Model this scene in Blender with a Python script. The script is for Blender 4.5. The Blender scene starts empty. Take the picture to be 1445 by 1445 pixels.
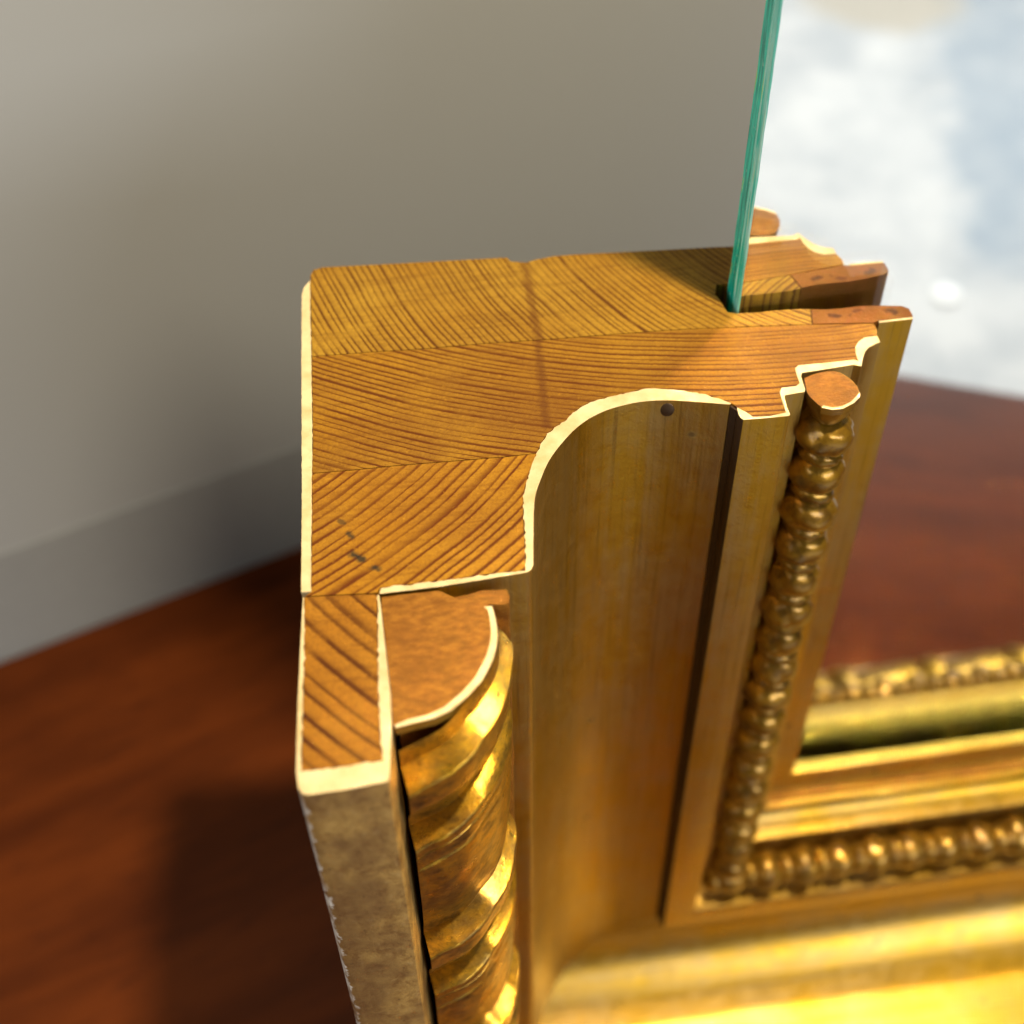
import bpy, bmesh, math, random
from mathutils import Matrix, Vector, noise
from mathutils.geometry import delaunay_2d_cdt

random.seed(7)
S = bpy.context.scene
C = S.collection
MM = 0.001
H = 236.0                    # height of the sawn top of the stile above the table (mm)

# ---------------------------------------------------------------- camera
cam_d = bpy.data.cameras.new("camera")
cam = bpy.data.objects.new("camera", cam_d); C.objects.link(cam)
cx, cy, cz = (0.9902, -0.13903, -0.01294), (0.11133, 0.73013, 0.67418), (-0.08428, -0.66901, 0.73846)
cam.matrix_world = Matrix(((cx[0], cy[0], cz[0], 0.015169), (cx[1], cy[1], cz[1], -0.087663),
                           (cx[2], cy[2], cz[2], 0.374481), (0, 0, 0, 1)))
cam_d.sensor_width = 36.0
cam_d.lens = 36.0 * 1900.0 / 1445.0
cam_d.clip_start = 0.01
cam_d.clip_end = 100.0
cam_d.dof.use_dof = True
cam_d.dof.focus_distance = 0.196
cam_d.dof.aperture_fstop = 13.5
S.camera = cam

# ---------------------------------------------------------------- world, lamps, exposure
W = bpy.data.worlds.new("World"); S.world = W; W.use_nodes = True
bg = W.node_tree.nodes["Background"]
bg.inputs[0].default_value = (0.98, 0.97, 1.0, 1); bg.inputs[1].default_value = 0.03

def area(name, loc, target, size, power, col, shape='DISK'):
    d = bpy.data.lights.new(name, 'AREA'); d.shape = shape; d.size = size; d.energy = power; d.color = col
    o = bpy.data.objects.new(name, d); C.objects.link(o); o.location = loc
    o.rotation_euler = (Vector(target) - Vector(loc)).to_track_quat('-Z', 'Y').to_euler()
    return o
area("lamp_key", (0.156, -0.014, 0.726), (0.06, 0.05, 0.2), 0.034, 4.8, (1.0, 0.82, 0.54))
area("lamp_window", (-1.3, -0.75, 0.62), (0.0, 0.1, 0.2), 0.8, 6.0, (1.0, 0.98, 0.95))
area("rug_fill_light", (0.95, -1.5, 0.75), (0.95, -1.5, -0.75), 1.3, 50.0, (1.0, 0.99, 0.99), 'SQUARE')  # unseen light added to brighten the rug, in place of daylight

S.view_settings.view_transform = 'Standard'; S.view_settings.look = 'None'
S.view_settings.exposure = 0.0; S.view_settings.gamma = 1.0
S.view_settings.use_curve_mapping = False
S.render.engine = 'CYCLES'
cy_ = S.cycles
cy_.use_denoising = True
cy_.max_bounces = 10; cy_.transmission_bounces = 8; cy_.glossy_bounces = 5; cy_.diffuse_bounces = 3
cy_.caustics_reflective = True; cy_.caustics_refractive = True
cy_.blur_glossy = 0.0
cy_.sample_clamp_indirect = 0.0
GUIDE = False
try:
    cy_.use_guiding = GUIDE
except Exception:
    pass

# ---------------------------------------------------------------- node helpers
class NT:
    def __init__(self, name):
        self.m = bpy.data.materials.new(name); self.m.use_nodes = True
        self.t = self.m.node_tree; self.p = self.t.nodes["Principled BSDF"]; self.out = self.t.nodes["Material Output"]
    def n(self, kind, **kw):
        nd = self.t.nodes.new(kind)
        for k, v in kw.items(): setattr(nd, k, v)
        return nd
    def l(self, a, b): self.t.links.new(a, b)
    def put(self, sock, v):
        if hasattr(v, "is_linked") or isinstance(v, bpy.types.NodeSocket): self.l(v, sock)
        else: sock.default_value = v
    def math(self, op, a, b=None, c=None):
        nd = self.n('ShaderNodeMath', operation=op)
        for i, v in enumerate((a, b, c)):
            if v is not None: self.put(nd.inputs[i], v)
        return nd.outputs[0]
    def noise(self, vec, scale, detail=3.0, rough=0.55, dist=0.0):
        nd = self.n('ShaderNodeTexNoise'); self.l(vec, nd.inputs['Vector'])
        nd.inputs['Scale'].default_value = scale; nd.inputs['Detail'].default_value = detail
        nd.inputs['Roughness'].default_value = rough; nd.inputs['Distortion'].default_value = dist
        return nd.outputs[0]
    def map(self, vec, scale=(1, 1, 1), loc=(0, 0, 0), rot=(0, 0, 0)):
        nd = self.n('ShaderNodeMapping'); self.l(vec, nd.inputs[0])
        nd.inputs['Location'].default_value = loc; nd.inputs['Rotation'].default_value = rot; nd.inputs['Scale'].default_value = scale
        return nd.outputs[0]
    def ramp(self, f, stops, interp='LINEAR'):
        nd = self.n('ShaderNodeValToRGB'); self.put(nd.inputs[0], f); r = nd.color_ramp; r.interpolation = interp
        while len(r.elements) < len(stops): r.elements.new(0.5)
        for e, (p, c) in zip(r.elements, stops):
            e.position = p; e.color = (c, c, c, 1) if isinstance(c, (int, float)) else (*c, 1)
        return nd.outputs[0]
    def mix(self, f, a, b, mode='MIX'):
        nd = self.n('ShaderNodeMix', data_type='RGBA', blend_type=mode)
        self.put(nd.inputs[0], f)
        for s, v in ((nd.inputs[6], a), (nd.inputs[7], b)):
            self.put(s, (*v, 1) if isinstance(v, tuple) else v)
        return nd.outputs[2]
    def bump(self, h, strength, dist):
        nd = self.n('ShaderNodeBump'); self.put(nd.inputs['Height'], h)
        nd.inputs['Strength'].default_value = strength; nd.inputs['Distance'].default_value = dist
        self.l(nd.outputs[0], self.p.inputs['Normal'])
    def obj(self): return self.n('ShaderNodeTexCoord').outputs['Object']
    def uv(self): return self.n('ShaderNodeTexCoord').outputs['UV']

def end_grain(name, centre, pitch, light, dark, axis='X', warp=0.9, seed=0.0, contrast=0.8, stain=None, grimy=0.35):
    """sawn end grain: growth rings about a far centre (mm), thin dark latewood lines."""
    k = NT(name); o = k.obj()
    off = k.map(o, loc=(seed, seed * 0.7, 0))
    sep = k.n('ShaderNodeSeparateXYZ'); k.l(o, sep.inputs[0])
    u = sep.outputs[0] if axis == 'X' else sep.outputs[2]
    w1 = k.noise(off, 38.0, 2.0, 0.5); w2 = k.noise(off, 210.0, 3.0, 0.6); w3 = k.noise(off, 1300.0, 2.0, 0.6)
    x = k.math('SUBTRACT', k.math('MULTIPLY', u, 1000.0), centre[0])
    y = k.math('SUBTRACT', k.math('MULTIPLY', sep.outputs[1], 1000.0), centre[1])
    r = k.math('SQRT', k.math('ADD', k.math('MULTIPLY', x, x), k.math('MULTIPLY', y, y)))
    r = k.math('MULTIPLY_ADD', k.math('SUBTRACT', w1, 0.5), 4.0 * warp, r)
    r = k.math('MULTIPLY_ADD', k.math('SUBTRACT', w2, 0.5), 0.40 * warp, r)
    r = k.math('MULTIPLY_ADD', k.math('SUBTRACT', w3, 0.5), 0.22, r)
    ph = k.math('DIVIDE', r, pitch)
    # uneven ring widths
    nd = k.n('ShaderNodeTexNoise', noise_dimensions='1D'); k.l(k.math('MULTIPLY', ph, 0.45), nd.inputs['W'])
    nd.inputs['Detail'].default_value = 2.0; nd.inputs['Scale'].default_value = 1.0
    ph = k.math('MULTIPLY_ADD', nd.outputs[0], 1.2, ph)
    fr = k.math('FRACT', ph)
    line = k.ramp(fr, [(0.0, 0.45), (0.06, 0.0), (0.45, 0.04), (0.66, 0.22), (0.82, 0.9), (0.95, 1.0), (1.0, 0.45)])
    # ring-to-ring strength
    nd2 = k.n('ShaderNodeTexNoise', noise_dimensions='1D'); k.l(ph, nd2.inputs['W']); nd2.inputs['Scale'].default_value = 1.7
    streng = k.math('MULTIPLY', k.math('MULTIPLY_ADD', nd2.outputs[0], 1.1, 0.40), contrast)
    patch = k.noise(off, 55.0, 3.0, 0.6)
    streng = k.math('MULTIPLY', streng, k.ramp(k.noise(off, 75.0, 3.0, 0.6, 0.4), [(0.34, 0.35), (0.58, 1.0)]))
    fine = k.noise(off, 2600.0, 3.0, 0.7)
    pores = k.noise(k.map(off, scale=(1, 1, 1)), 900.0, 4.0, 0.75)
    base = k.mix(k.ramp(patch, [(0.3, 0.0), (0.7, 1.0)]), light, tuple(c * f for c, f in zip(light, (0.80, 0.70, 0.55))))
    grime = k.noise(off, 22.0, 4.0, 0.65, 0.6)
    base = k.mix(k.math('MULTIPLY', k.ramp(grime, [(0.44, 0.0), (0.66, 1.0)]), grimy), base, (0.20, 0.085, 0.012))
    base = k.mix(k.math('MULTIPLY', line, streng), base, dark)
    base = k.mix(k.ramp(fine, [(0.35, 0.35), (0.60, 0.0)]), base, dark)
    base = k.mix(k.ramp(pores, [(0.62, 0.0), (0.76, 0.35)]), base, tuple(min(1, c * 1.7) for c in light))
    saw = k.noise(k.map(off, scale=(0.08, 1.0, 1.0), rot=(0, 0, 0.35)), 1100.0, 2.0, 0.6)
    base = k.mix(k.ramp(saw, [(0.30, 0.30), (0.5, 0.0)]), base, dark)
    if stain is not None: base = stain(k, base, u, sep.outputs[1])
    k.l(base, k.p.inputs['Base Color'])
    k.l(k.ramp(fine, [(0.3, 0.45), (0.7, 0.7)]), k.p.inputs['Roughness'])
    k.p.inputs['Specular IOR Level'].default_value = 0.12
    k.bump(fine, 0.8, 0.00022)
    return k.m

def seg_mask(k, u, d, a, b, width, wob=None):
    """soft mask along a straight mark from a to b (mm)"""
    ux = k.math('MULTIPLY', u, 1000.0); dy = k.math('MULTIPLY', d, 1000.0)
    L2 = (b[0] - a[0]) ** 2 + (b[1] - a[1]) ** 2
    px = k.math('SUBTRACT', ux, a[0]); py = k.math('SUBTRACT', dy, a[1])
    t = k.math('DIVIDE', k.math('ADD', k.math('MULTIPLY', px, b[0] - a[0]), k.math('MULTIPLY', py, b[1] - a[1])), L2)
    t = k.math('MINIMUM', k.math('MAXIMUM', t, 0.0), 1.0)
    ex = k.math('SUBTRACT', px, k.math('MULTIPLY', t, b[0] - a[0])); ey = k.math('SUBTRACT', py, k.math('MULTIPLY', t, b[1] - a[1]))
    dist = k.math('SQRT', k.math('ADD', k.math('MULTIPLY', ex, ex), k.math('MULTIPLY', ey, ey)))
    if wob is not None: dist = k.math('ADD', dist, wob)
    return k.ramp(k.math('DIVIDE', dist, width), [(0.25, 1.0), (1.0, 0.0)])

def marks(segs):
    def f(k, base, u, d):
        o = k.obj()
        w = k.math('MULTIPLY', k.math('SUBTRACT', k.noise(o, 900.0, 3.0, 0.6), 0.5), 1.6)
        for a, b, wd, col, amt in segs:
            base = k.mix(k.math('MULTIPLY', seg_mask(k, u, d, a, b, wd, w), amt), base, col)
        return base
    return f

def gold(name, base=(0.47, 0.268, 0.018), worn=(0.42, 0.295, 0.115), dirt=(0.055, 0.024, 0.005), rough=0.32, metal=0.90, wornamt=0.65,
         spots=0.85, streak=True, leaf=False, coat=0.0):
    k = NT(name); v = k.uv()
    st = k.map(v, scale=((0.025 if streak else 1.0), 1, 1))
    s1 = k.noise(st, 420.0, 4.0, 0.6); s2 = k.noise(st, 1500.0, 3.0, 0.6)
    b1 = k.noise(v, 45.0, 4.0, 0.6); b2 = k.noise(v, 260.0, 4.0, 0.65); b3 = k.noise(v, 1500.0, 4.0, 0.7)
    m = k.math('MULTIPLY_ADD', s1, 0.42, k.math('MULTIPLY_ADD', b1, 0.50, k.math('MULTIPLY', b2, 0.23)))
    col = k.mix(k.ramp(m, [(0.48, 0.0), (0.66, 1.0)]), base, worn)
    col = k.mix(wornamt, base, col)
    col = k.mix(k.ramp(s2, [(0.54, 0.0), (0.80, 0.5)]), col, dirt)
    vo = k.n('ShaderNodeTexVoronoi'); k.l(v, vo.inputs['Vector']); vo.inputs['Scale'].default_value = 95.0
    sp = k.math('MULTIPLY', k.ramp(vo.outputs['Distance'], [(0.05, 1.0), (0.095, 0.0)]), k.ramp(b1, [(0.46, 0.0), (0.54, spots)]))
    col = k.mix(sp, col, dirt)
    if leaf:
        col = k.mix(k.ramp(b3, [(0.54, 0.0), (0.74, 0.45)]), col, (0.26, 0.10, 0.015))
        col = k.mix(k.ramp(b2, [(0.54, 0.0), (0.70, 0.7)]), col, dirt)
    k.p.inputs['Coat Weight'].default_value = coat; k.p.inputs['Coat Roughness'].default_value = 0.16
    k.l(col, k.p.inputs['Base Color'])
    k.l(k.math('SUBTRACT', metal, k.math('MULTIPLY', sp, metal)), k.p.inputs['Metallic'])
    k.l(k.math('MULTIPLY_ADD', b2, 0.30, rough - 0.10), k.p.inputs['Roughness'])
    h = k.math('ADD', k.math('MULTIPLY', b3, 0.5), k.math('ADD', k.math('MULTIPLY', b2, 0.8), k.math('MULTIPLY', s1, 0.8)))
    k.bump(h, 0.35, 0.0003)
    return k.m

def mat_gesso():
    k = NT("gesso"); o = k.obj()
    a = k.noise(o, 260.0, 4.0, 0.6); b = k.noise(o, 1700.0, 3.0, 0.7)
    c = k.mix(k.ramp(a, [(0.40, 0.0), (0.72, 1.0)]), (0.68, 0.56, 0.33), (0.54, 0.40, 0.19))
    c = k.mix(k.ramp(b, [(0.66, 0.0), (0.76, 0.7)]), c, (0.40, 0.25, 0.10))
    k.l(c, k.p.inputs['Base Color']); k.p.inputs['Roughness'].default_value = 0.75
    k.p.inputs['Specular IOR Level'].default_value = 0.25
    k.bump(b, 0.4, 0.0001)
    return k.m

def mat_batten():
    """dull, rubbed gilding on the flat front band, gesso showing along its outer arris"""
    k = NT("rubbed_gilding"); v = k.uv(); o = k.obj()
    st = k.map(v, scale=(0.6, 0.8, 1))
    a = k.noise(st, 420.0, 5.0, 0.7, 0.3); b = k.noise(v, 700.0, 4.0, 0.7); c0 = k.noise(v, 50.0, 3.0, 0.6)
    c = k.mix(k.ramp(a, [(0.34, 0.0), (0.58, 1.0)]), (0.27, 0.140, 0.036), (0.58, 0.365, 0.105))
    c = k.mix(k.ramp(b, [(0.55, 0.0), (0.70, 0.55)]), c, (0.60, 0.42, 0.17))
    c = k.mix(k.ramp(b, [(0.30, 0.7), (0.38, 0.0)]), c, (0.06, 0.035, 0.015))
    c = k.mix(k.ramp(c0, [(0.48, 0.0), (0.62, 0.7)]), c, (0.20, 0.105, 0.038))
    sep = k.n('ShaderNodeSeparateXYZ'); k.l(o, sep.inputs[0])
    low = k.math('MINIMUM', sep.outputs[0], sep.outputs[2])
    edge = k.math('MULTIPLY_ADD', k.math('SUBTRACT', k.noise(o, 420.0, 4.0, 0.65), 0.5), 0.0042, low)
    em = k.ramp(k.math('MULTIPLY', edge, 1000.0), [(0.35, 1.0), (0.62, 0.0)])
    em = k.math('MULTIPLY', em, k.ramp(k.noise(o, 120.0, 2.0, 0.5), [(0.38, 0.0), (0.5, 1.0)]))
    c = k.mix(em, c, (0.74, 0.68, 0.58))
    k.l(c, k.p.inputs['Base Color'])
    k.l(k.math('SUBTRACT', 0.35, k.math('MULTIPLY', em, 0.35)), k.p.inputs['Metallic'])
    k.p.inputs['Roughness'].default_value = 0.48
    k.bump(k.math('ADD', a, k.math('MULTIPLY_ADD', em, 0.6, b)), 0.4, 0.0004)
    return k.m

def mat_bole(name="bole_wood", light=(0.33, 0.140, 0.016), dark=(0.18, 0.066, 0.007)):
    k = NT(name); o = k.obj()
    st = k.map(o, scale=(1, 2.2, 1), rot=(0, 0, 0.9))
    a = k.noise(st, 500.0, 5.0, 0.7); b = k.noise(o, 2600.0, 3.0, 0.75); d = k.noise(o, 120.0, 3.0, 0.6)
    c = k.mix(k.ramp(a, [(0.38, 0.0), (0.66, 1.0)]), dark, light)
    c = k.mix(k.ramp(d, [(0.5, 0.0), (0.66, 0.55)]), c, dark)
    c = k.mix(k.ramp(b, [(0.68, 0.0), (0.80, 0.6)]), c, (0.62, 0.34, 0.10))
    k.p.inputs['Specular IOR Level'].default_value = 0.15
    k.l(c, k.p.inputs['Base Color']); k.p.inputs['Roughness'].default_value = 0.6
    k.bump(k.math('ADD', a, b), 0.6, 0.00025)
    return k.m

def simple(name, col, rough=0.5, metal=0.0, var=0.3):
    k = NT(name); o = k.obj()
    c = k.mix(k.ramp(k.noise(o, 220.0, 3.0, 0.6), [(0.35, 0.0), (0.7, 1.0)]), col, tuple(x * (1 - var) for x in col))
    k.l(c, k.p.inputs['Base Color']); k.p.inputs['Roughness'].default_value = rough; k.p.inputs['Metallic'].default_value = metal
    return k.m

def mat_glass():
    k = NT("clear_glass")
    k.p.inputs['Base Color'].default_value = (0.985, 1.0, 0.995, 1); k.p.inputs['Transmission Weight'].default_value = 1.0
    k.p.inputs['Roughness'].default_value = 0.0; k.p.inputs['IOR'].default_value = 1.5
    return k.m

def mat_glass_edge(name, a, b, trans):
    """ground edge of float glass: green body colour with its glow painted in, streaked along the cut"""
    k = NT(name); o = k.obj()
    st = k.map(o, scale=(6, 6, 0.5))
    n1 = k.noise(st, 160.0, 3.0, 0.6, 0.5); n2 = k.noise(k.map(o, scale=(1, 1, 1)), 900.0, 3.0, 0.7)
    c = k.mix(k.ramp(n1, [(0.40, 0.0), (0.58, 1.0)]), a, b)
    k.p.inputs['Specular IOR Level'].default_value = 0.25
    c = k.mix(k.ramp(n1, [(0.64, 0.0), (0.70, 0.9)]), c, (0.55, 0.85, 0.06))  # flashes of light in the glass painted as yellow-green streaks
    c = k.mix(k.ramp(n2, [(0.62, 0.0), (0.74, 0.6)]), c, (0.45, 0.95, 0.80))
    k.l(c, k.p.inputs['Base Color']); k.p.inputs['Roughness'].default_value = 0.12
    k.p.inputs['Transmission Weight'].default_value = trans; k.p.inputs['IOR'].default_value = 1.5
    k.bump(n2, 0.4, 0.0002)
    return k.m

def mat_silver():
    k = NT("silvering"); k.p.inputs['Base Color'].default_value = (0.93, 0.94, 0.93, 1)
    k.p.inputs['Metallic'].default_value = 1.0; k.p.inputs['Roughness'].default_value = 0.0
    return k.m

def mat_wall():
    k = NT("painted_wall"); o = k.obj()
    a = k.noise(o, 3.0, 3.0, 0.5); b = k.noise(o, 900.0, 2.0, 0.6)
    k.l(k.mix(a, (0.405, 0.43, 0.45), (0.385, 0.41, 0.43)), k.p.inputs['Base Color']); k.p.inputs['Roughness'].default_value = 0.8
    k.bump(b, 0.15, 0.0003)
    return k.m

def mat_table():
    k = NT("polished_mahogany"); o = k.map(k.obj(), rot=(0, 0, math.radians(-20)))
    st = k.map(o, scale=(0.12, 1, 1))
    a = k.noise(st, 55.0, 4.0, 0.6, 0.5); b = k.noise(st, 500.0, 3.0, 0.65); d = k.noise(o, 9.0, 3.0, 0.55)
    c = k.mix(k.ramp(a, [(0.35, 0.0), (0.68, 1.0)]), (0.125, 0.027, 0.004), (0.050, 0.010, 0.002))
    c = k.mix(k.ramp(d, [(0.4, 0.0), (0.65, 0.6)]), c, (0.150, 0.034, 0.006))
    c = k.mix(k.ramp(b, [(0.55, 0.0), (0.72, 0.5)]), c, (0.030, 0.007, 0.003))
    k.l(c, k.p.inputs['Base Color']); k.p.inputs['Roughness'].default_value = 0.32
    k.p.inputs['Specular IOR Level'].default_value = 0.10
    k.bump(b, 0.1, 0.0002)
    return k.m

def mat_rug():
    k = NT("rug_pile"); o = k.obj()
    a = k.noise(o, 9.0, 5.0, 0.7, 0.3); b = k.noise(o, 16.0, 5.0, 0.7); d = k.noise(o, 900.0, 2.0, 0.6)
    sep = k.n('ShaderNodeSeparateXYZ'); k.l(o, sep.inputs[0])
    # a blue panel of the woven pattern to the right, a tan motif further out
    e = k.math('MULTIPLY_ADD', k.math('SUBTRACT', b, 0.5), 0.25, k.math('ADD', sep.outputs[0], k.math('MULTIPLY', sep.outputs[1], 0.30)))
    blue = k.math('MULTIPLY', k.ramp(k.math('SUBTRACT', e, -0.02), [(0.46, 0.0), (0.52, 1.0)]),
                  k.ramp(k.math('MULTIPLY_ADD', sep.outputs[1], -1.0, k.math('MULTIPLY_ADD', b, 0.2, -0.5)), [(0.66, 0.0), (0.74, 1.0)]))
    c = k.mix(k.ramp(a, [(0.38, 0.0), (0.62, 1.0)]), (0.62, 0.615, 0.60), (0.46, 0.472, 0.48))
    c = k.mix(k.math('MULTIPLY', blue, k.ramp(b, [(0.3, 0.45), (0.65, 0.95)])), c, (0.31, 0.36, 0.41))
    ex = k.math('DIVIDE', k.math('SUBTRACT', sep.outputs[0], 0.93), 0.15); ey = k.math('DIVIDE', k.math('ADD', sep.outputs[1], 1.86), 0.16)
    rr = k.math('ADD', k.math('SQRT', k.math('ADD', k.math('MULTIPLY', ex, ex), k.math('MULTIPLY', ey, ey))), k.math('MULTIPLY', k.math('SUBTRACT', b, 0.5), 0.8))
    c = k.mix(k.ramp(rr, [(0.75, 0.85), (1.1, 0.0)]), c, (0.48, 0.43, 0.35))
    k.l(c, k.p.inputs['Base Color']); k.p.inputs['Roughness'].default_value = 0.95
    k.bump(d, 0.5, 0.002)
    return k.m

# ---------------------------------------------------------------- profile of the frame, read in millimetres:
# (across the frame from its outer edge, depth from the front)
BOARD_BACK = [(5.14, 95.59), (5.68, 97.05), (7.3, 97.63), (17.12, 96.88), (26.85, 96.21), (38.23, 95.44), (38.72, 94.28), (41.27, 93.58), (43.03, 94.15), (46.12, 94.59), (49.61, 94.47), (59.55, 93.73), (72.86, 92.85), (76.03, 92.51), (80, 92.3), (80, 82.7), (71.2, 82.7), (70.4, 80.5), (70.87, 78.67), (71.04, 77.0), (71.32, 75.6), (72.69, 75.2), (73.9, 74.92), (75.73, 74.82), (77.51, 74.9), (80.13, 74.85), (82.95, 74.68), (84.6, 74.33), (83.73, 70.58), (75.75, 71.42), (67.31, 72.21), (60.55, 72.74), (50.35, 73.11), (39.88, 73.53), (32.4, 74.0), (22.34, 74.2), (13.47, 74.72), (4.64, 75.08), (4.61, 75.59), (5.04, 92.93)]
BOARD_LIP = [(84.69, 74.31), (87.17, 73.87), (90.07, 73.78), (92.71, 73.91), (95.77, 73.54), (99.22, 72.91), (100.22, 72.06), (100.23, 70.14), (100.04, 69.86), (94.38, 69.79), (93.47, 69.41), (87.54, 70.16), (83.81, 70.59)]
BOARD_MIDDLE = [(4.64, 75.08), (13.47, 74.72), (22.34, 74.2), (32.4, 74.0), (39.88, 73.53), (50.35, 73.11), (60.55, 72.74), (67.31, 72.21), (75.75, 71.42), (83.73, 70.58), (87.52, 70.08), (93.42, 69.33), (93.56, 67.94), (93.01, 66.28), (90.91, 66.19), (89.68, 65.37), (88.83, 64.23), (88.38, 62.6), (88.26, 60.94), (87.65, 61.39), (83.13, 61.36), (78.88, 61.44), (78.14, 60.81), (77.97, 59.19), (77.93, 57.45), (77.21, 56.89), (74.9, 56.86), (74.41, 56.02), (74.23, 54.46), (74.16, 52.9), (74.12, 51.48), (71.5, 51.11), (69.02, 51.29), (68.25, 52.45), (67.15, 53.64), (66.51, 54.71), (64.49, 56.29), (62.78, 57.34), (59.34, 58.76), (55.43, 59.7), (53.3, 59.69), (51.01, 59.17), (47.98, 58.68), (45.71, 58.13), (43.98, 57.19), (42.75, 56.2), (41.56, 54.83), (39.99, 53.85), (38.34, 52.44), (37.31, 50.95), (36.14, 48.66), (31.72, 48.64), (26.06, 48.85), (15.83, 49.26), (9.71, 49.33), (3.63, 49.55), (3.99, 55.93), (4.52, 73.24)]
BOARD_FRONT = [(3.63, 49.55), (9.71, 49.33), (15.83, 49.26), (26.06, 48.85), (31.72, 48.64), (36.14, 48.66), (34.6, 45.23), (33.45, 42.1), (33.02, 40.56), (32.48, 36.86), (31.77, 30.11), (31.31, 27.02), (25.98, 27.12), (22.15, 26.91), (17.75, 26.91), (11.79, 26.9), (11.35, 26.12), (1.81, 26.99), (2.65, 27.65), (3.42, 44.11)]
BOARD_BATTEN = [(1.74, 26.88), (6.46, 26.53), (11.34, 26.0), (10.36, 9.92), (10.1, 3.48), (10.2, 0.37), (5.39, 0.23), (0.43, 0.23), (1.23, 14.65)]
GESSO_SIDE = [(5.07, 94.26), (4.04, 92.52), (3.63, 90.52), (3.06, 75.83), (2.55, 60.24), (1.97, 42.56), (1.37, 27.77), (2.64, 27.65), (3.4, 44.12), (3.96, 55.93), (4.5, 73.25), (5.02, 92.94)]
GESSO_BATTEN = [(1.57, 26.84), (0.89, 17.77), (0.11, 5.99), (-0.14, 0.26), (-0.0, -1.94), (0.52, -2.85), (1.14, -3.06), (5.27, -3.01), (9.9, -2.68), (10.49, -2.6), (10.73, -2.18), (11.38, 3.29), (11.6, 5.52), (11.79, 9.7), (11.76, 13.4), (11.67, 19.98), (11.65, 23.9), (11.57, 25.69), (11.35, 25.79), (10.37, 9.91), (10.12, 3.48), (10.21, 0.35), (5.38, 0.2), (0.43, 0.2), (1.21, 14.65), (1.71, 26.82)]
GESSO_COVE = [(11.62, 25.91), (19.55, 25.95), (25.88, 26.3), (30.79, 26.6), (31.47, 26.69), (32.05, 27.03), (32.44, 27.73), (32.78, 29.96), (33.84, 36.66), (34.51, 40.05), (35.1, 41.63), (35.73, 43.07), (36.77, 45.33), (37.75, 47.12), (39.07, 48.97), (40.38, 50.55), (41.25, 51.54), (42.38, 52.72), (44.31, 54.33), (46.82, 55.68), (48.73, 56.36), (50.53, 56.73), (52.63, 57.08), (55.9, 57.04), (59.53, 56.33), (63.01, 55.35), (66.31, 54.43), (66.51, 54.71), (64.49, 56.29), (62.78, 57.34), (59.34, 58.76), (55.43, 59.7), (53.3, 59.69), (51.01, 59.17), (47.98, 58.68), (45.71, 58.13), (43.98, 57.19), (42.75, 56.2), (41.56, 54.83), (39.99, 53.85), (38.34, 52.44), (37.31, 50.95), (36.14, 48.66), (34.6, 45.23), (33.45, 42.1), (33.04, 40.55), (32.5, 36.86), (31.79, 30.11), (31.32, 26.98), (25.98, 27.08), (22.14, 26.89), (17.75, 26.89), (11.79, 26.86)]
GESSO_STEPS = [(67.11, 53.37), (67.0, 52.06), (67.12, 51.43), (67.41, 50.91), (70.49, 50.76), (74.15, 50.7), (74.5, 50.91), (74.51, 52.19), (74.7, 54.5), (74.93, 55.15), (78.07, 55.46), (78.35, 56.05), (78.4, 57.49), (78.53, 58.99), (78.87, 59.65), (82.91, 59.9), (87.24, 60.29), (88.31, 59.69), (89.12, 61.51), (89.93, 62.92), (90.91, 63.91), (91.94, 64.45), (92.96, 64.73), (93.01, 66.28), (90.91, 66.19), (89.68, 65.37), (88.83, 64.23), (88.38, 62.6), (88.26, 60.94), (87.65, 61.39), (83.13, 61.36), (78.88, 61.44), (78.14, 60.81), (77.97, 59.19), (77.93, 57.45), (77.21, 56.89), (74.9, 56.86), (74.41, 56.02), (74.23, 54.46), (74.16, 52.9), (74.12, 51.48), (71.5, 51.11), (69.02, 51.29), (68.25, 52.45), (67.15, 53.64)]
GESSO_LIP = [(94.37, 69.75), (100.03, 69.83), (99.89, 69.37), (94.35, 69.28)]
TORUS_FACE = [(11.99, 4.73), (14.36, 5.1), (16.84, 5.41), (18.96, 6.23), (21.35, 8.11), (23.23, 10.04), (24.41, 11.95), (25.12, 13.23), (25.78, 15.11), (26.15, 16.84), (26.24, 18.25), (26.26, 19.54), (26.18, 20.61), (26.08, 21.72)]
TORUS_BACK = [(27.33, 21.75), (28.28, 21.8), (28.59, 22.94), (28.29, 24.2), (25.04, 24.51), (23.14, 24.07), (21.36, 23.85), (19.49, 25.35), (14.8, 25.41), (11.85, 25.35), (11.75, 23.86), (11.78, 19.97), (11.87, 13.39), (11.9, 9.68), (11.7, 5.5)]
BEAD_CUT = [(78.89, 58.47), (80.76, 59.2), (82.81, 59.58), (84.39, 59.24), (85.67, 57.62), (86.34, 55.7), (86.22, 54.12), (85.91, 53.18), (84.61, 52.01), (82.7, 51.11), (81.05, 51.09), (79.65, 51.8), (78.99, 53.25), (78.32, 55.15)]

# ---------------------------------------------------------------- mesh helpers
def link(name, me, parent=None):
    o = bpy.data.objects.new(name, me); C.objects.link(o)
    if parent is not None: o.parent = parent
    return o

def place(u, d, t, rail):
    """profile point (u, d) at length t -> world metres; the rail swaps across and along"""
    return ((t, d, u) if rail else (u, d, t)) if False else ((t * MM, d * MM, u * MM) if rail else (u * MM, d * MM, t * MM))

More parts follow.
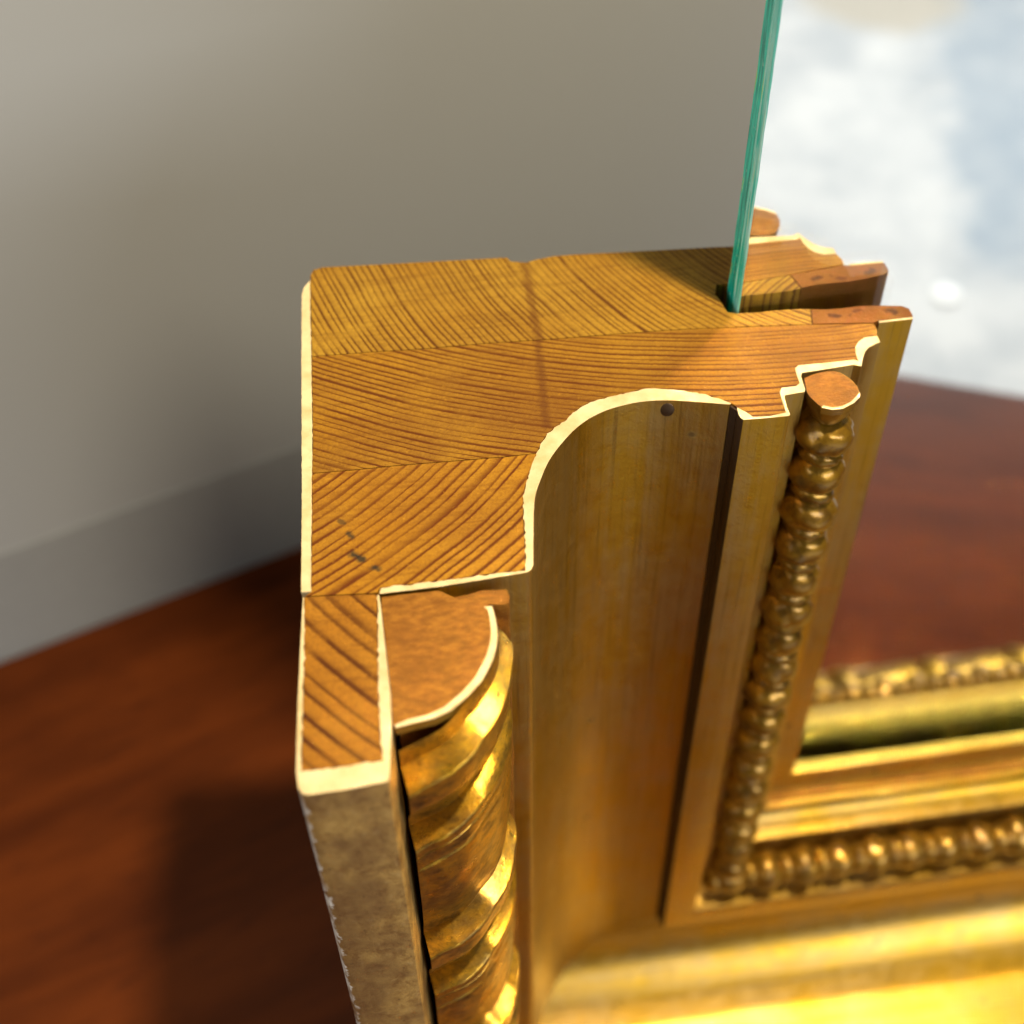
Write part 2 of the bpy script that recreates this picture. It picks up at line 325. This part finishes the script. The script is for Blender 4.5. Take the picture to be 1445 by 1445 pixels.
def smooth_path(pts, n=3):
    """Chaikin-like refinement that keeps the ends"""
    for _ in range(n):
        q = [pts[0]]
        for a, b in zip(pts, pts[1:]):
            q += [(a[0] * .75 + b[0] * .25, a[1] * .75 + b[1] * .25), (a[0] * .25 + b[0] * .75, a[1] * .25 + b[1] * .75)]
        q.append(pts[-1]); pts = q
    return pts

def rough_edge(poly, n_out, amp_in=0.22, amp_out=0.035, step=0.45):
    """resample an outline; the wood side of a gesso layer is ragged, its finished side nearly true"""
    out = []; n = len(poly)
    for i in range(n):
        a, b = poly[i], poly[(i + 1) % n]; L = math.hypot(b[0] - a[0], b[1] - a[1]); m = max(1, int(L / step))
        inner = i >= n_out
        for q in range(m):
            x, y = a[0] + (b[0] - a[0]) * q / m, a[1] + (b[1] - a[1]) * q / m
            if L > 1e-6 and (q or inner):
                k = (amp_in if inner else amp_out) * (noise.noise(Vector((x * 1.1, y * 1.1, 5.0))) + 0.6 * noise.noise(Vector((x * 3.1, y * 3.1, 9.0))))
                x, y = x - (b[1] - a[1]) / L * k, y + (b[0] - a[0]) / L * k
            out.append((x, y))
    return out

def ears(poly):
    """triangles (index triples) that fill a simple polygon"""
    r = delaunay_2d_cdt([Vector(p) for p in poly], [], [list(range(len(poly)))], 1, 1e-6)
    src = [o[0] for o in r[3]]
    return [tuple(src[v] for v in f) for f in r[2] if len({src[v] for v in f}) == 3]

def extrude(name, poly, end, rail, mats, parent, side_mat=1, cap_mat=0, sharp=32, start=None):
    """closed profile run from its mitre (t = u) to the cut end; caps use cap_mat, sides side_mat"""
    bm = bmesh.new(); uvl = bm.loops.layers.uv.new("UVMap")
    n = len(poly)
    lo = [bm.verts.new(place(u, d, u if start is None else start, rail)) for u, d in poly]
    hi = [bm.verts.new(place(u, d, end, rail)) for u, d in poly]
    s = [0.0]
    for i in range(n):
        a, b = poly[i], poly[(i + 1) % n]; s.append(s[-1] + math.hypot(a[0] - b[0], a[1] - b[1]))
    for i in range(n):
        j = (i + 1) % n
        f = bm.faces.new((lo[i], lo[j], hi[j], hi[i])); f.material_index = side_mat; f.smooth = True
        for lp, (t, v) in zip(f.loops, ((poly[i][0], s[i]), (poly[j][0], s[i + 1]), (end, s[i + 1]), (end, s[i]))):
            lp[uvl].uv = (t * MM, v * MM)
    caps = []
    for a, b, c in ears(poly): caps += [bm.faces.new((hi[a], hi[b], hi[c])), bm.faces.new((lo[c], lo[b], lo[a]))]
    for f in caps:
        f.material_index = cap_mat
        for lp in f.loops: lp[uvl].uv = (lp.vert.co.x, lp.vert.co.y)
    bmesh.ops.recalc_face_normals(bm, faces=bm.faces)
    me = bpy.data.meshes.new(name); bm.to_mesh(me); bm.free()
    for m in mats: me.materials.append(m)
    me.set_sharp_from_angle(angle=math.radians(sharp))
    return link(name, me, parent)

def box(name, x0, x1, y0, y1, z0, z1, mat, parent=None, bevel=0.0, seg=2):
    bm = bmesh.new()
    bmesh.ops.create_cube(bm, size=1.0)
    for v in bm.verts:
        v.co = (x0 + (v.co.x + .5) * (x1 - x0), y0 + (v.co.y + .5) * (y1 - y0), z0 + (v.co.z + .5) * (z1 - z0))
    if bevel: bmesh.ops.bevel(bm, geom=list(bm.edges), offset=bevel, segments=seg, affect='EDGES')
    me = bpy.data.meshes.new(name); bm.to_mesh(me); bm.free(); me.materials.append(mat)
    return link(name, me, parent)

def tag(o, label=None, cat=None, kind=None, group=None):
    if label: o["label"] = label
    if cat: o["category"] = cat
    if kind: o["kind"] = kind
    if group: o["group"] = group
    return o

# ---------------------------------------------------------------- the setting: wall, table, floor
wd = Vector((103, 37, 0)).normalized(); wn = Vector((-wd.y, wd.x, 0))       # along the wall, into the wall
wa = Vector((-126, 210, 0)) * MM
def quad_prism(name, p, z0, z1, mat, parent=None):
    bm = bmesh.new()
    lo = [bm.verts.new((q.x, q.y, z0)) for q in p]; hi = [bm.verts.new((q.x, q.y, z1)) for q in p]
    bm.faces.new(lo[::-1]); bm.faces.new(hi)
    for i in range(len(p)):
        j = (i + 1) % len(p); bm.faces.new((lo[i], lo[j], hi[j], hi[i]))
    bmesh.ops.recalc_face_normals(bm, faces=bm.faces)
    me = bpy.data.meshes.new(name); bm.to_mesh(me); bm.free(); me.materials.append(mat)
    return link(name, me, parent)

M_WALL = mat_wall(); M_TABLE = mat_table()
FLOOR = -0.75
TT0 = -0.0004
wall = quad_prism("wall", [wa - wd * 1.6, wa + wd * 2.6, wa + wd * 2.6 + wn * .1, wa - wd * 1.6 + wn * .1], FLOOR, 1.9, M_WALL)
tag(wall, kind="structure")
shade_band = quad_prism("wall_shadow_band", [wa - wd * 1.6 - wn * .0004, wa + wd * 2.6 - wn * .0004, wa + wd * 2.6 + wn * .01, wa - wd * 1.6 + wn * .01], TT0 + 0.0006, 0.048, simple("shadow_band_grey", (0.315, 0.335, 0.35), 0.75, 0.0, 0.05))  # thin darker strip painting the soft shadow at the wall foot
tag(shade_band, kind="structure")
fl = box("floor", -2.0, 3.2, -3.6, 1.6, FLOOR - .02, FLOOR, simple("floor_boards", (0.10, 0.055, 0.03), 0.5))
tag(fl, kind="structure")
ta = bpy.data.objects.new("table", None); C.objects.link(ta); ta.location = (0, 0, FLOOR)
tag(ta, "dark red-brown polished wooden table on which the frame stands", "table")
fe_a, fe_d = Vector((226, -150, 0)) * MM, Vector((46, 20, 0)).normalized()
gap = 0.0012
tl, tr = wa - wd * 0.9 - wn * gap, wa + wd * 1.2 - wn * gap
top_pts = [fe_a - fe_d * 1.05, fe_a + fe_d * 1.0, tr, tl]
TT = TT0
def child_at(o, parent):
    o.parent = parent; o.matrix_parent_inverse = Matrix.Translation(-Vector(parent.location)); return o
child_at(quad_prism("table_top", top_pts, TT - 0.028, TT, M_TABLE), ta)
cen = sum(top_pts, Vector()) / 4
for q in top_pts:
    c = q + (cen - q) * 0.12
    child_at(box("leg", c.x - .025, c.x + .025, c.y - .025, c.y + .025, FLOOR, TT - 0.0285, M_TABLE, None, .003), ta)

# ---------------------------------------------------------------- the frame corner
frame = bpy.data.objects.new("gilded_frame", None); C.objects.link(frame)
tag(frame, "gilded picture frame corner with sawn-off upright showing wood end grain, gesso and beading", "picture frame")

M_GESSO = mat_gesso()
M_GOLD = gold("gilding")
M_ROPE = gold("carved_gilding", base=(0.72, 0.40, 0.030), worn=(0.22, 0.135, 0.045), rough=0.26, metal=0.85, wornamt=0.85, streak=False, leaf=True)
M_BEAD = gold("bead_gilding", base=(0.38, 0.205, 0.014), worn=(0.10, 0.050, 0.011), rough=0.28, metal=0.70, coat=0.4, wornamt=0.6, streak=False, leaf=True)
M_BATT = mat_batten()
M_LIT_LIP = simple('lit_lip_ochre', (0.62, 0.45, 0.06), 0.5, 0.2)  # rail lip coloured brighter, standing in for light bounced into the slot
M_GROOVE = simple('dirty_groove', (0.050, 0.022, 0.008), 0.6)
M_BOLE = mat_bole()
LIGHT, DARK = (0.60, 0.290, 0.060), (0.155, 0.045, 0.007)
glue = (0.10, 0.030, 0.006)
WOODS = {
    'back': dict(centre=(120.0, 118.0), pitch=1.05, light=(0.44, 0.258, 0.028), dark=(0.105, 0.036, 0.004), seed=0.1, contrast=1.35, warp=0.4,
                 stain=marks([((41.0, 96.5), (40.2, 73.0), 1.1, glue, 0.55)])),
    'middle': dict(centre=(84.0, 190.0), pitch=1.12, grimy=0.75, light=(0.41, 0.214, 0.018), dark=(0.105, 0.028, 0.003), seed=0.33, contrast=1.3, warp=0.35,
                   stain=marks([((40.2, 74.5), (38.3, 54.0), 1.0, glue, 0.6)])),
    'front': dict(centre=(-34.0, 100.0), pitch=1.5, light=(0.46, 0.230, 0.018), dark=(0.115, 0.028, 0.003), seed=0.58, contrast=1.35, warp=0.45,
                  stain=marks([((8.2, 37.2), (8.6, 36.6), 0.7, (0.02, 0.02, 0.015), 0.8), ((8.5, 33.4), (9.8, 32.2), 0.75, (0.02, 0.02, 0.015), 0.9),
                               ((11.2, 30.6), (11.7, 30.2), 0.75, (0.02, 0.02, 0.015), 0.85), ((7.2, 39.6), (7.5, 39.4), 0.5, (0.02, 0.02, 0.015), 0.6)])),
    'batten': dict(centre=(96.0, 90.0), pitch=2.4, light=(0.43, 0.190, 0.016), dark=(0.07, 0.017, 0.002), seed=0.8, contrast=1.05, warp=0.3),
    'lip': dict(centre=(60.0, 110.0), pitch=2.2, light=(0.19, 0.076, 0.009), dark=(0.20, 0.060, 0.012), seed=0.95, contrast=0.45, warp=2.2,
                stain=marks([((96.7, 72.1), (97.6, 71.6), 0.9, (0.04, 0.010, 0.004), 0.9), ((87.4, 72.3), (88.4, 71.9), 0.7, (0.04, 0.010, 0.004), 0.85),
                             ((91.2, 72.6), (92.4, 72.9), 0.6, (0.06, 0.015, 0.005), 0.75), ((90.2, 71.7), (90.6, 72.2), 0.5, (0.05, 0.012, 0.005), 0.7)])),
}
END = 300.0     # cut end of the rail, out of view to the right

def inset(poly, g=0.075):
    """pull a board's outline in by a hair so that the glue lines are real gaps"""
    n = len(poly); area2 = sum(poly[i][0] * poly[(i + 1) % n][1] - poly[(i + 1) % n][0] * poly[i][1] for i in range(n))
    sg = 1 if area2 > 0 else -1
    out = []
    for i in range(n):
        a, b, c = poly[i - 1], poly[i], poly[(i + 1) % n]
        e1 = Vector((b[0] - a[0], b[1] - a[1])); e2 = Vector((c[0] - b[0], c[1] - b[1]))
        if e1.length < 1e-6 or e2.length < 1e-6: out.append(b); continue
        n1 = Vector((-e1.y, e1.x)).normalized() * sg; n2 = Vector((-e2.y, e2.x)).normalized() * sg
        m = n1 + n2
        if m.length < 0.3: out.append(b); continue
        m = m.normalized() * g
        out.append((b[0] + m.x, b[1] + m.y))
    return out

# the cove is one smooth hollow: refine its finished face
ci = [i for i, p in enumerate(GESSO_COVE) if p == (33.84, 36.66)][0]
cj = [i for i, p in enumerate(GESSO_COVE) if p == (66.31, 54.43)][0]
COVE = GESSO_COVE[:ci] + smooth_path(GESSO_COVE[ci:cj + 1], 2) + GESSO_COVE[cj + 1:]

# rope moulding: overlapping carved tiers on a quarter round - flat ledge, crisp arris, riser, hollow underside
TF = smooth_path(TORUS_FACE, 2)
TIER = [(0.0, 0.35), (0.35, 2.2), (0.75, 4.15), (0.95, 4.32), (1.25, 4.36), (2.2, 4.25), (4.0, 4.05), (6.2, 3.75), (6.7, 3.62), (7.1, 3.25), (8.4, 2.5),
        (10.0, 1.75), (11.8, 1.1), (13.6, 0.65), (15.0, 0.35),
        (15.4, 2.0), (15.8, 3.55), (16.0, 3.72), (16.3, 3.76), (17.6, 3.66), (18.1, 3.60), (18.35, 3.30), (18.6, 3.52), (20.0, 3.46), (21.8, 3.36), (22.1, 3.12),
        (22.4, 3.30), (25.0, 3.2), (28.0, 3.05), (31.0, 2.85), (34.0, 2.6), (37.0, 2.25), (39.5, 1.9), (41.5, 1.55), (43.5, 1.05), (45.3, 0.6), (46.6, 0.38)]
PERIOD = 47.0

def rope(end, rail):
    sc = 0.62 if rail else 1.0
    P = PERIOD * sc
    n = len(TF)
    nrm = []
    for i in range(n):
        a, b = TF[max(i - 1, 0)], TF[min(i + 1, n - 1)]
        t = Vector((b[0] - a[0], b[1] - a[1])).normalized(); nrm.append(Vector((t.y, -t.x)))
    s = [0.0]
    for a, b in zip(TF, TF[1:]): s.append(s[-1] + math.hypot(b[0] - a[0], b[1] - a[1]))
    levels = [(-3.6, 0.30)]
    q = 0
    while q * PERIOD * sc < end - 24:
        levels += [(z + q * PERIOD, h) for z, h in TIER]; q += 1
    fine = []
    for (z0, h0), (z1, h1) in zip(levels, levels[1:]):          # even out the long slopes
        m = max(1, int((z1 - z0) / 0.8))
        fine += [(z0 + (z1 - z0) * e / m, h0 + (h1 - h0) * e / m) for e in range(m)]
    bm = bmesh.new(); uvl = bm.loops.layers.uv.new("UVMap")
    rows = []
    for z, h in fine:
        row = []
        for i in range(n):
            k = s[i] / s[-1]
            lag = 4.0 * (1 - min(1.0, k / 0.38)) - 1.0 * k
            wav = 0.7 * noise.noise(Vector((s[i] * .18, math.floor(z / 15.6) * 3.1, 2.0 + (5 if rail else 0))))
            t = end - 4.4 * sc - (z + lag + wav) * sc
            w = 1.0 if k < 0.15 else max(0.46, 1.0 - 0.95 * (k - 0.15))
            w *= min(1.0, 0.25 + (1 - k) * 6.0)
            nz = noise.noise(Vector((s[i] * .35, t * .16, 3.0 + (9 if rail else 0)))) * 0.22 + noise.noise(Vector((s[i] * 1.4, t * .9, 7.0))) * 0.10
            g = (h + nz * min(1.0, h)) * w
            if t > end - 0.6: g *= max(0.0, (end - t) / 0.6)
            u, d = TF[i][0] + nrm[i].x * g, TF[i][1] + nrm[i].y * g
            row.append((place(max(u, 11.95), d, min(t, end), rail), t))
        rows.append(row)
    vs = [[bm.verts.new(p) for p, _ in row] for row in rows]
    for a in range(len(rows) - 1):
        if rows[a + 1][n // 2][1] < 25.0: break
        for i in range(n - 1):
            f = bm.faces.new((vs[a][i], vs[a][i + 1], vs[a + 1][i + 1], vs[a + 1][i])); f.smooth = True
            for lp, (b, c) in zip(f.loops, ((a, i), (a, i + 1), (a + 1, i + 1), (a + 1, i))):
                lp[uvl].uv = ((rows[b][c][1] - fine[b][1]) * MM, s[c] * MM)
    bmesh.ops.delete(bm, geom=[v for v in bm.verts if not v.link_faces], context='VERTS')
    bmesh.ops.recalc_face_normals(bm, faces=bm.faces)
    if sum(f.normal.y for f in bm.faces) > 0: bmesh.ops.reverse_faces(bm, faces=bm.faces)
    me = bpy.data.meshes.new("rope_moulding"); bm.to_mesh(me); bm.free(); me.materials.append(M_ROPE)
    me.set_sharp_from_angle(angle=math.radians(38))
    return me

# bead mesh, shared
def bead_mesh(name, rad, half, lump):
    bm = bmesh.new(); uvl = bm.loops.layers.uv.new("UVMap")
    bmesh.ops.create_uvsphere(bm, u_segments=28, v_segments=16, radius=1.0)
    for v in bm.verts:
        x, y, z = v.co
        ang = math.atan2(y, x)
        r = 1.0 + lump * noise.noise(Vector((x * 1.7, y * 1.7, z * 1.7 + rad))) - lump * 1.1 * math.exp(-(math.sin(ang * 1.5 + z * 1.6) / 0.22) ** 2)
        sq = math.copysign(abs(z) ** 0.75, z)
        v.co = (x * rad * r * MM, y * rad * r * MM, sq * half * MM)
    for f in bm.faces:
        f.smooth = True
        for lp in f.loops:
            a = lp.vert.co; lp[uvl].uv = (math.atan2(a.y, a.x) * 4 * MM, a.z)
    me = bpy.data.meshes.new(name); bm.to_mesh(me); bm.free(); me.materials.append(M_BEAD)
    return me
BEADS = [bead_mesh("bead", 4.5 + .08 * q, 3.9, 0.11) for q in range(3)]
REEL = bead_mesh("reel", 3.8, 1.8, 0.09)
BC = (82.4, 55.0)      # line of bead centres

def build_run(end, rail):
    ax = 'Z' if rail else 'X'
    for key, poly in (('back', BOARD_BACK), ('middle', BOARD_MIDDLE), ('front', BOARD_FRONT), ('batten', BOARD_BATTEN), ('lip', BOARD_LIP)):
        m = end_grain("end_grain_" + key + ("_rail" if rail else ""), axis=ax, **WOODS[key])
        extrude("board", inset(poly), end, rail, [m, M_LIT_LIP], frame, 1 if key == 'lip' and rail else 0, 0)
    e = end + 0.02
    extrude("gesso_side", rough_edge(GESSO_SIDE, 7, 0.10, 0.06), e, rail, [M_GESSO], frame, 0, 0)
    extrude("flat_band", rough_edge(GESSO_BATTEN, 18), e, rail, [M_GESSO, M_BATT], frame, 1, 0)
    extrude("cove", rough_edge(COVE, COVE.index((66.31, 54.43))), e, rail, [M_GESSO, M_GOLD], frame, 1, 0)
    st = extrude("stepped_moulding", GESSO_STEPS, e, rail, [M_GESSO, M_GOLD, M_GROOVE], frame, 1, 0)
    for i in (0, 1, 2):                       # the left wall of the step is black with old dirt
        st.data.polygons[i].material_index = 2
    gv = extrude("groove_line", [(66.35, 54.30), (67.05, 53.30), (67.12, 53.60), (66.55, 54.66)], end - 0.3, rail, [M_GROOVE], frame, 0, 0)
    extrude("sight_edge", GESSO_LIP, e, rail, [M_GESSO, M_GOLD], frame, 1, 0)
    # rope moulding: brown core with a cream rim at the cut, carved gilded face
    core = extrude("rope_core", [(u * 1.0, d) for u, d in [(p[0] - 0.55 * 0.7, p[1] + 0.55 * 0.7) for p in TORUS_FACE]] + TORUS_BACK, end - 0.05, rail, [M_BOLE, M_BOLE], frame, 1, 0, start=end - 1.3)
    extrude("rope_bed", [(p[0] - 1.9, p[1] + 1.7) for p in TORUS_FACE[1:]] + TORUS_BACK[:-1], end - 1.35, rail, [M_BOLE, M_BOLE], core, 1, 0)
    rim_in = [(p[0] - 0.75, p[1] + 0.62) for p in TORUS_FACE]
    rim_in[0] = (12.0, 5.15); rim_in[-1] = (TORUS_FACE[-1][0] - 1.1, TORUS_FACE[-1][1])
    extrude("rope_rim", TORUS_FACE + rim_in[::-1], end - 0.02, rail, [M_GESSO, M_ROPE], frame, 1, 0, start=end - 1.5)
    link("rope_moulding", rope(end - 0.03, rail), frame)
    # string of beads
    string = extrude("bead_string", [(BC[0] + 2.6 * math.cos(a * math.pi / 6), BC[1] + 0.6 + 2.6 * math.sin(a * math.pi / 6)) for a in range(12)], end - 6.0, rail, [M_BEAD], frame, 0, 0)
    p = 8.7; t = end - 8.4; i = 0
    while t > BC[0] - 2:
        for nm, me, dt in (("bead", BEADS[i % 3], 0.0), ("reel", REEL, -4.5)):
            b = link(nm, me, string)
            b.location = place(BC[0] + random.uniform(-.15, .15), BC[1], t + dt, rail)
            tilt = Matrix.Rotation(0.26, 3, 'Y') @ Matrix.Rotation(-0.20, 3, 'X')
            rot = tilt @ Matrix.Rotation(random.uniform(-3, 3), 3, 'Z')
            if rail: rot = Matrix.Rotation(math.pi / 2, 3, 'Y') @ rot
            b.rotation_euler = rot.to_euler()
            k = random.uniform(.95, 1.04); b.scale = (k, k, random.uniform(.95, 1.05))
        t -= p * random.uniform(.97, 1.03); i += 1
    # the sawn end of the string
    bm = bmesh.new(); uvl = bm.loops.layers.uv.new("UVMap")
    cu = sum(q[0] for q in BEAD_CUT) / len(BEAD_CUT); cd = sum(q[1] for q in BEAD_CUT) / len(BEAD_CUT)
    pts = smooth_path(BEAD_CUT + BEAD_CUT[:1], 2)[:-1]
    rings = []
    for dz, sc in ((0.0, 0.0), (0.0, 1.0), (1.0, .99), (2.4, .93), (3.6, .82), (4.6, .68)):
        if sc == 0.0: rings.append([bm.verts.new(place(cu, cd, end - 0.04, rail))]); continue
        rings.append([bm.verts.new(place(cu + (u - cu) * sc, cd + (d - cd) * sc, end - 0.04 - dz, rail)) for u, d in pts])
    n = len(pts)
    for i in range(n):
        f = bm.faces.new((rings[0][0], rings[1][i], rings[1][(i + 1) % n])); f.material_index = 0
    for r0, r1 in zip(rings[1:], rings[2:]):
        for i in range(n):
            f = bm.faces.new((r0[i], r1[i], r1[(i + 1) % n], r0[(i + 1) % n])); f.smooth = True; f.material_index = 1
    for f in bm.faces:
        for lp in f.loops: lp[uvl].uv = (lp.vert.co.x + lp.vert.co.z, lp.vert.co.y)
    bmesh.ops.recalc_face_normals(bm, faces=bm.faces)
    me = bpy.data.meshes.new("bead_end"); bm.to_mesh(me); bm.free(); me.materials.append(M_BOLE); me.materials.append(M_BEAD)
    me.set_sharp_from_angle(angle=math.radians(50))
    link("bead_end", me, string)
    # cream rim along the front of the sawn bead
    rim = [(u, d) for u, d in BEAD_CUT if d < 54.3 and u > 79.4]
    rim_o = [(cu + (u - cu) * 1.02, cd + (d - cd) * 1.02) for u, d in rim]; rim_i = [(cu + (u - cu) * .89, cd + (d - cd) * .89) for u, d in rim]
    rim_i[0] = rim_o[0]
    extrude("bead_rim", rim_o + rim_i[::-1], end, rail, [M_GESSO, M_BEAD], string, 1, 0, start=end - 1.2)

build_run(H, False)
build_run(END, True)

# pin head in the cove near the sawn end
bm = bmesh.new()
bmesh.ops.create_uvsphere(bm, u_segments=16, v_segments=8, radius=1.0)
for v in bm.verts: v.co = (v.co.x * 1.2 * MM, v.co.y * 0.32 * MM, v.co.z * 1.45 * MM)
for f in bm.faces: f.smooth = True
me = bpy.data.meshes.new("pin_head"); bm.to_mesh(me); bm.free(); me.materials.append(simple("tarnished_pin", (0.09, 0.055, 0.03), 0.4, 0.6))
pin = link("pin_head", me, frame); pin.location = (57.3 * MM, 56.85 * MM, (H - 1.95) * MM); pin.rotation_euler = (0, 0, math.radians(-14))

# ---------------------------------------------------------------- the mirror plate
mir = bpy.data.objects.new("mirror_plate", None); C.objects.link(mir); mir.location = (72.9 * MM, 75.6 * MM, 73 * MM)
tag(mir, "tall mirror plate with green glass edge standing in the frame's slot", "mirror")
M_SIL = mat_silver()
ARRIS = mat_glass_edge('glass_arris_highlight', (0.20, 0.85, 0.68), (0.55, 1.0, 0.88), 0.0)  # chamfers painted paler as highlights along the glass edges
M_GLASS = [mat_glass(), mat_glass_edge('bright_glass_edge', (0.02, 0.75, 0.58), (0.40, 1.0, 0.88), 0.05), ARRIS]
M_GLASS_B = [M_GLASS[0], mat_glass_edge('green_glass_edge', (0.0, 0.36, 0.27), (0.03, 0.88, 0.66), 0.05), ARRIS]
X0, X1, Z0, Z1 = 72.9, 296.0, 73.0, H + 240.0
def pane(name, d0, d1, mat, wob):
    """sheet with a hand-cut, slightly chipped left edge"""
    bm = bmesh.new(); n = 260 if wob else 1
    cols = []
    for i in range(n + 1):
        z = Z0 + (Z1 - Z0) * i / n
        a = noise.noise(Vector((z * .22, d0, 1.7))) * 0.10 + noise.noise(Vector((z * 1.1, d0, 4.4))) * 0.05 if wob else 0.0
        b = noise.noise(Vector((z * .22, d1, 8.7))) * 0.16 + abs(noise.noise(Vector((z * 1.3, d1, 2.4)))) * 0.10 if wob else 0.0
        c = 0.22 if wob else 0.0
        cols.append([bm.verts.new((x * MM, y * MM, z * MM)) for x, y in
                     ((X1, d0), (X0 + c + a, d0), (X0 + a * .5, d0 + c), (X0 + b * .5, d1 - c), (X0 + c + b, d1), (X1, d1))])
    for p, q in zip(cols, cols[1:]):
        for i in range(6):
            j = (i + 1) % 6; bm.faces.new((p[i], p[j], q[j], q[i])).material_index = (0, 2, 1, 2, 0, 0)[i]
    bm.faces.new(cols[0][::-1]); bm.faces.new(cols[-1])
    bmesh.ops.remove_doubles(bm, verts=bm.verts, dist=1e-7)
    bmesh.ops.recalc_face_normals(bm, faces=bm.faces)
    me = bpy.data.meshes.new(name); bm.to_mesh(me); bm.free()
    for m in mat: me.materials.append(m)
    o = link(name, me); return child_at(o, mir)
pane("glass_pane", 75.55, 78.17, M_GLASS, True)
child_at(box("silvering", (X0 + .35) * MM, X1 * MM, 78.2 * MM, 78.24 * MM, Z0 * MM, Z1 * MM, M_SIL), mir)
pane("backing_glass", 78.27, 82.1, M_GLASS_B, True)

# ---------------------------------------------------------------- what the mirror shows: a pale rug on the floor
rug = box("rug", -0.6, 2.4, -3.2, -0.45, FLOOR + .001, FLOOR + .014, mat_rug(), None, .004)
tag(rug, "pale white and blue patterned rug on the floor, seen in the mirror", "rug")
bm = bmesh.new(); bmesh.ops.create_uvsphere(bm, u_segments=24, v_segments=16, radius=0.017)
for v in bm.verts: v.co.z *= 0.35
for f in bm.faces: f.smooth = True
me = bpy.data.meshes.new("glint_disc"); bm.to_mesh(me); bm.free()
kb = NT("glint_white"); kb.p.inputs['Base Color'].default_value = (0.98, 0.97, 0.94, 1); kb.p.inputs['Roughness'].default_value = 0.4
me.materials.append(kb.m)
disc = link("glint_disc", me); disc.location = (0.751, -1.054, FLOOR + .0182)  # added white disc in place of a point of light
tag(disc, "small round white disc standing in for a glint on the pale rug, seen in the mirror", "disc")
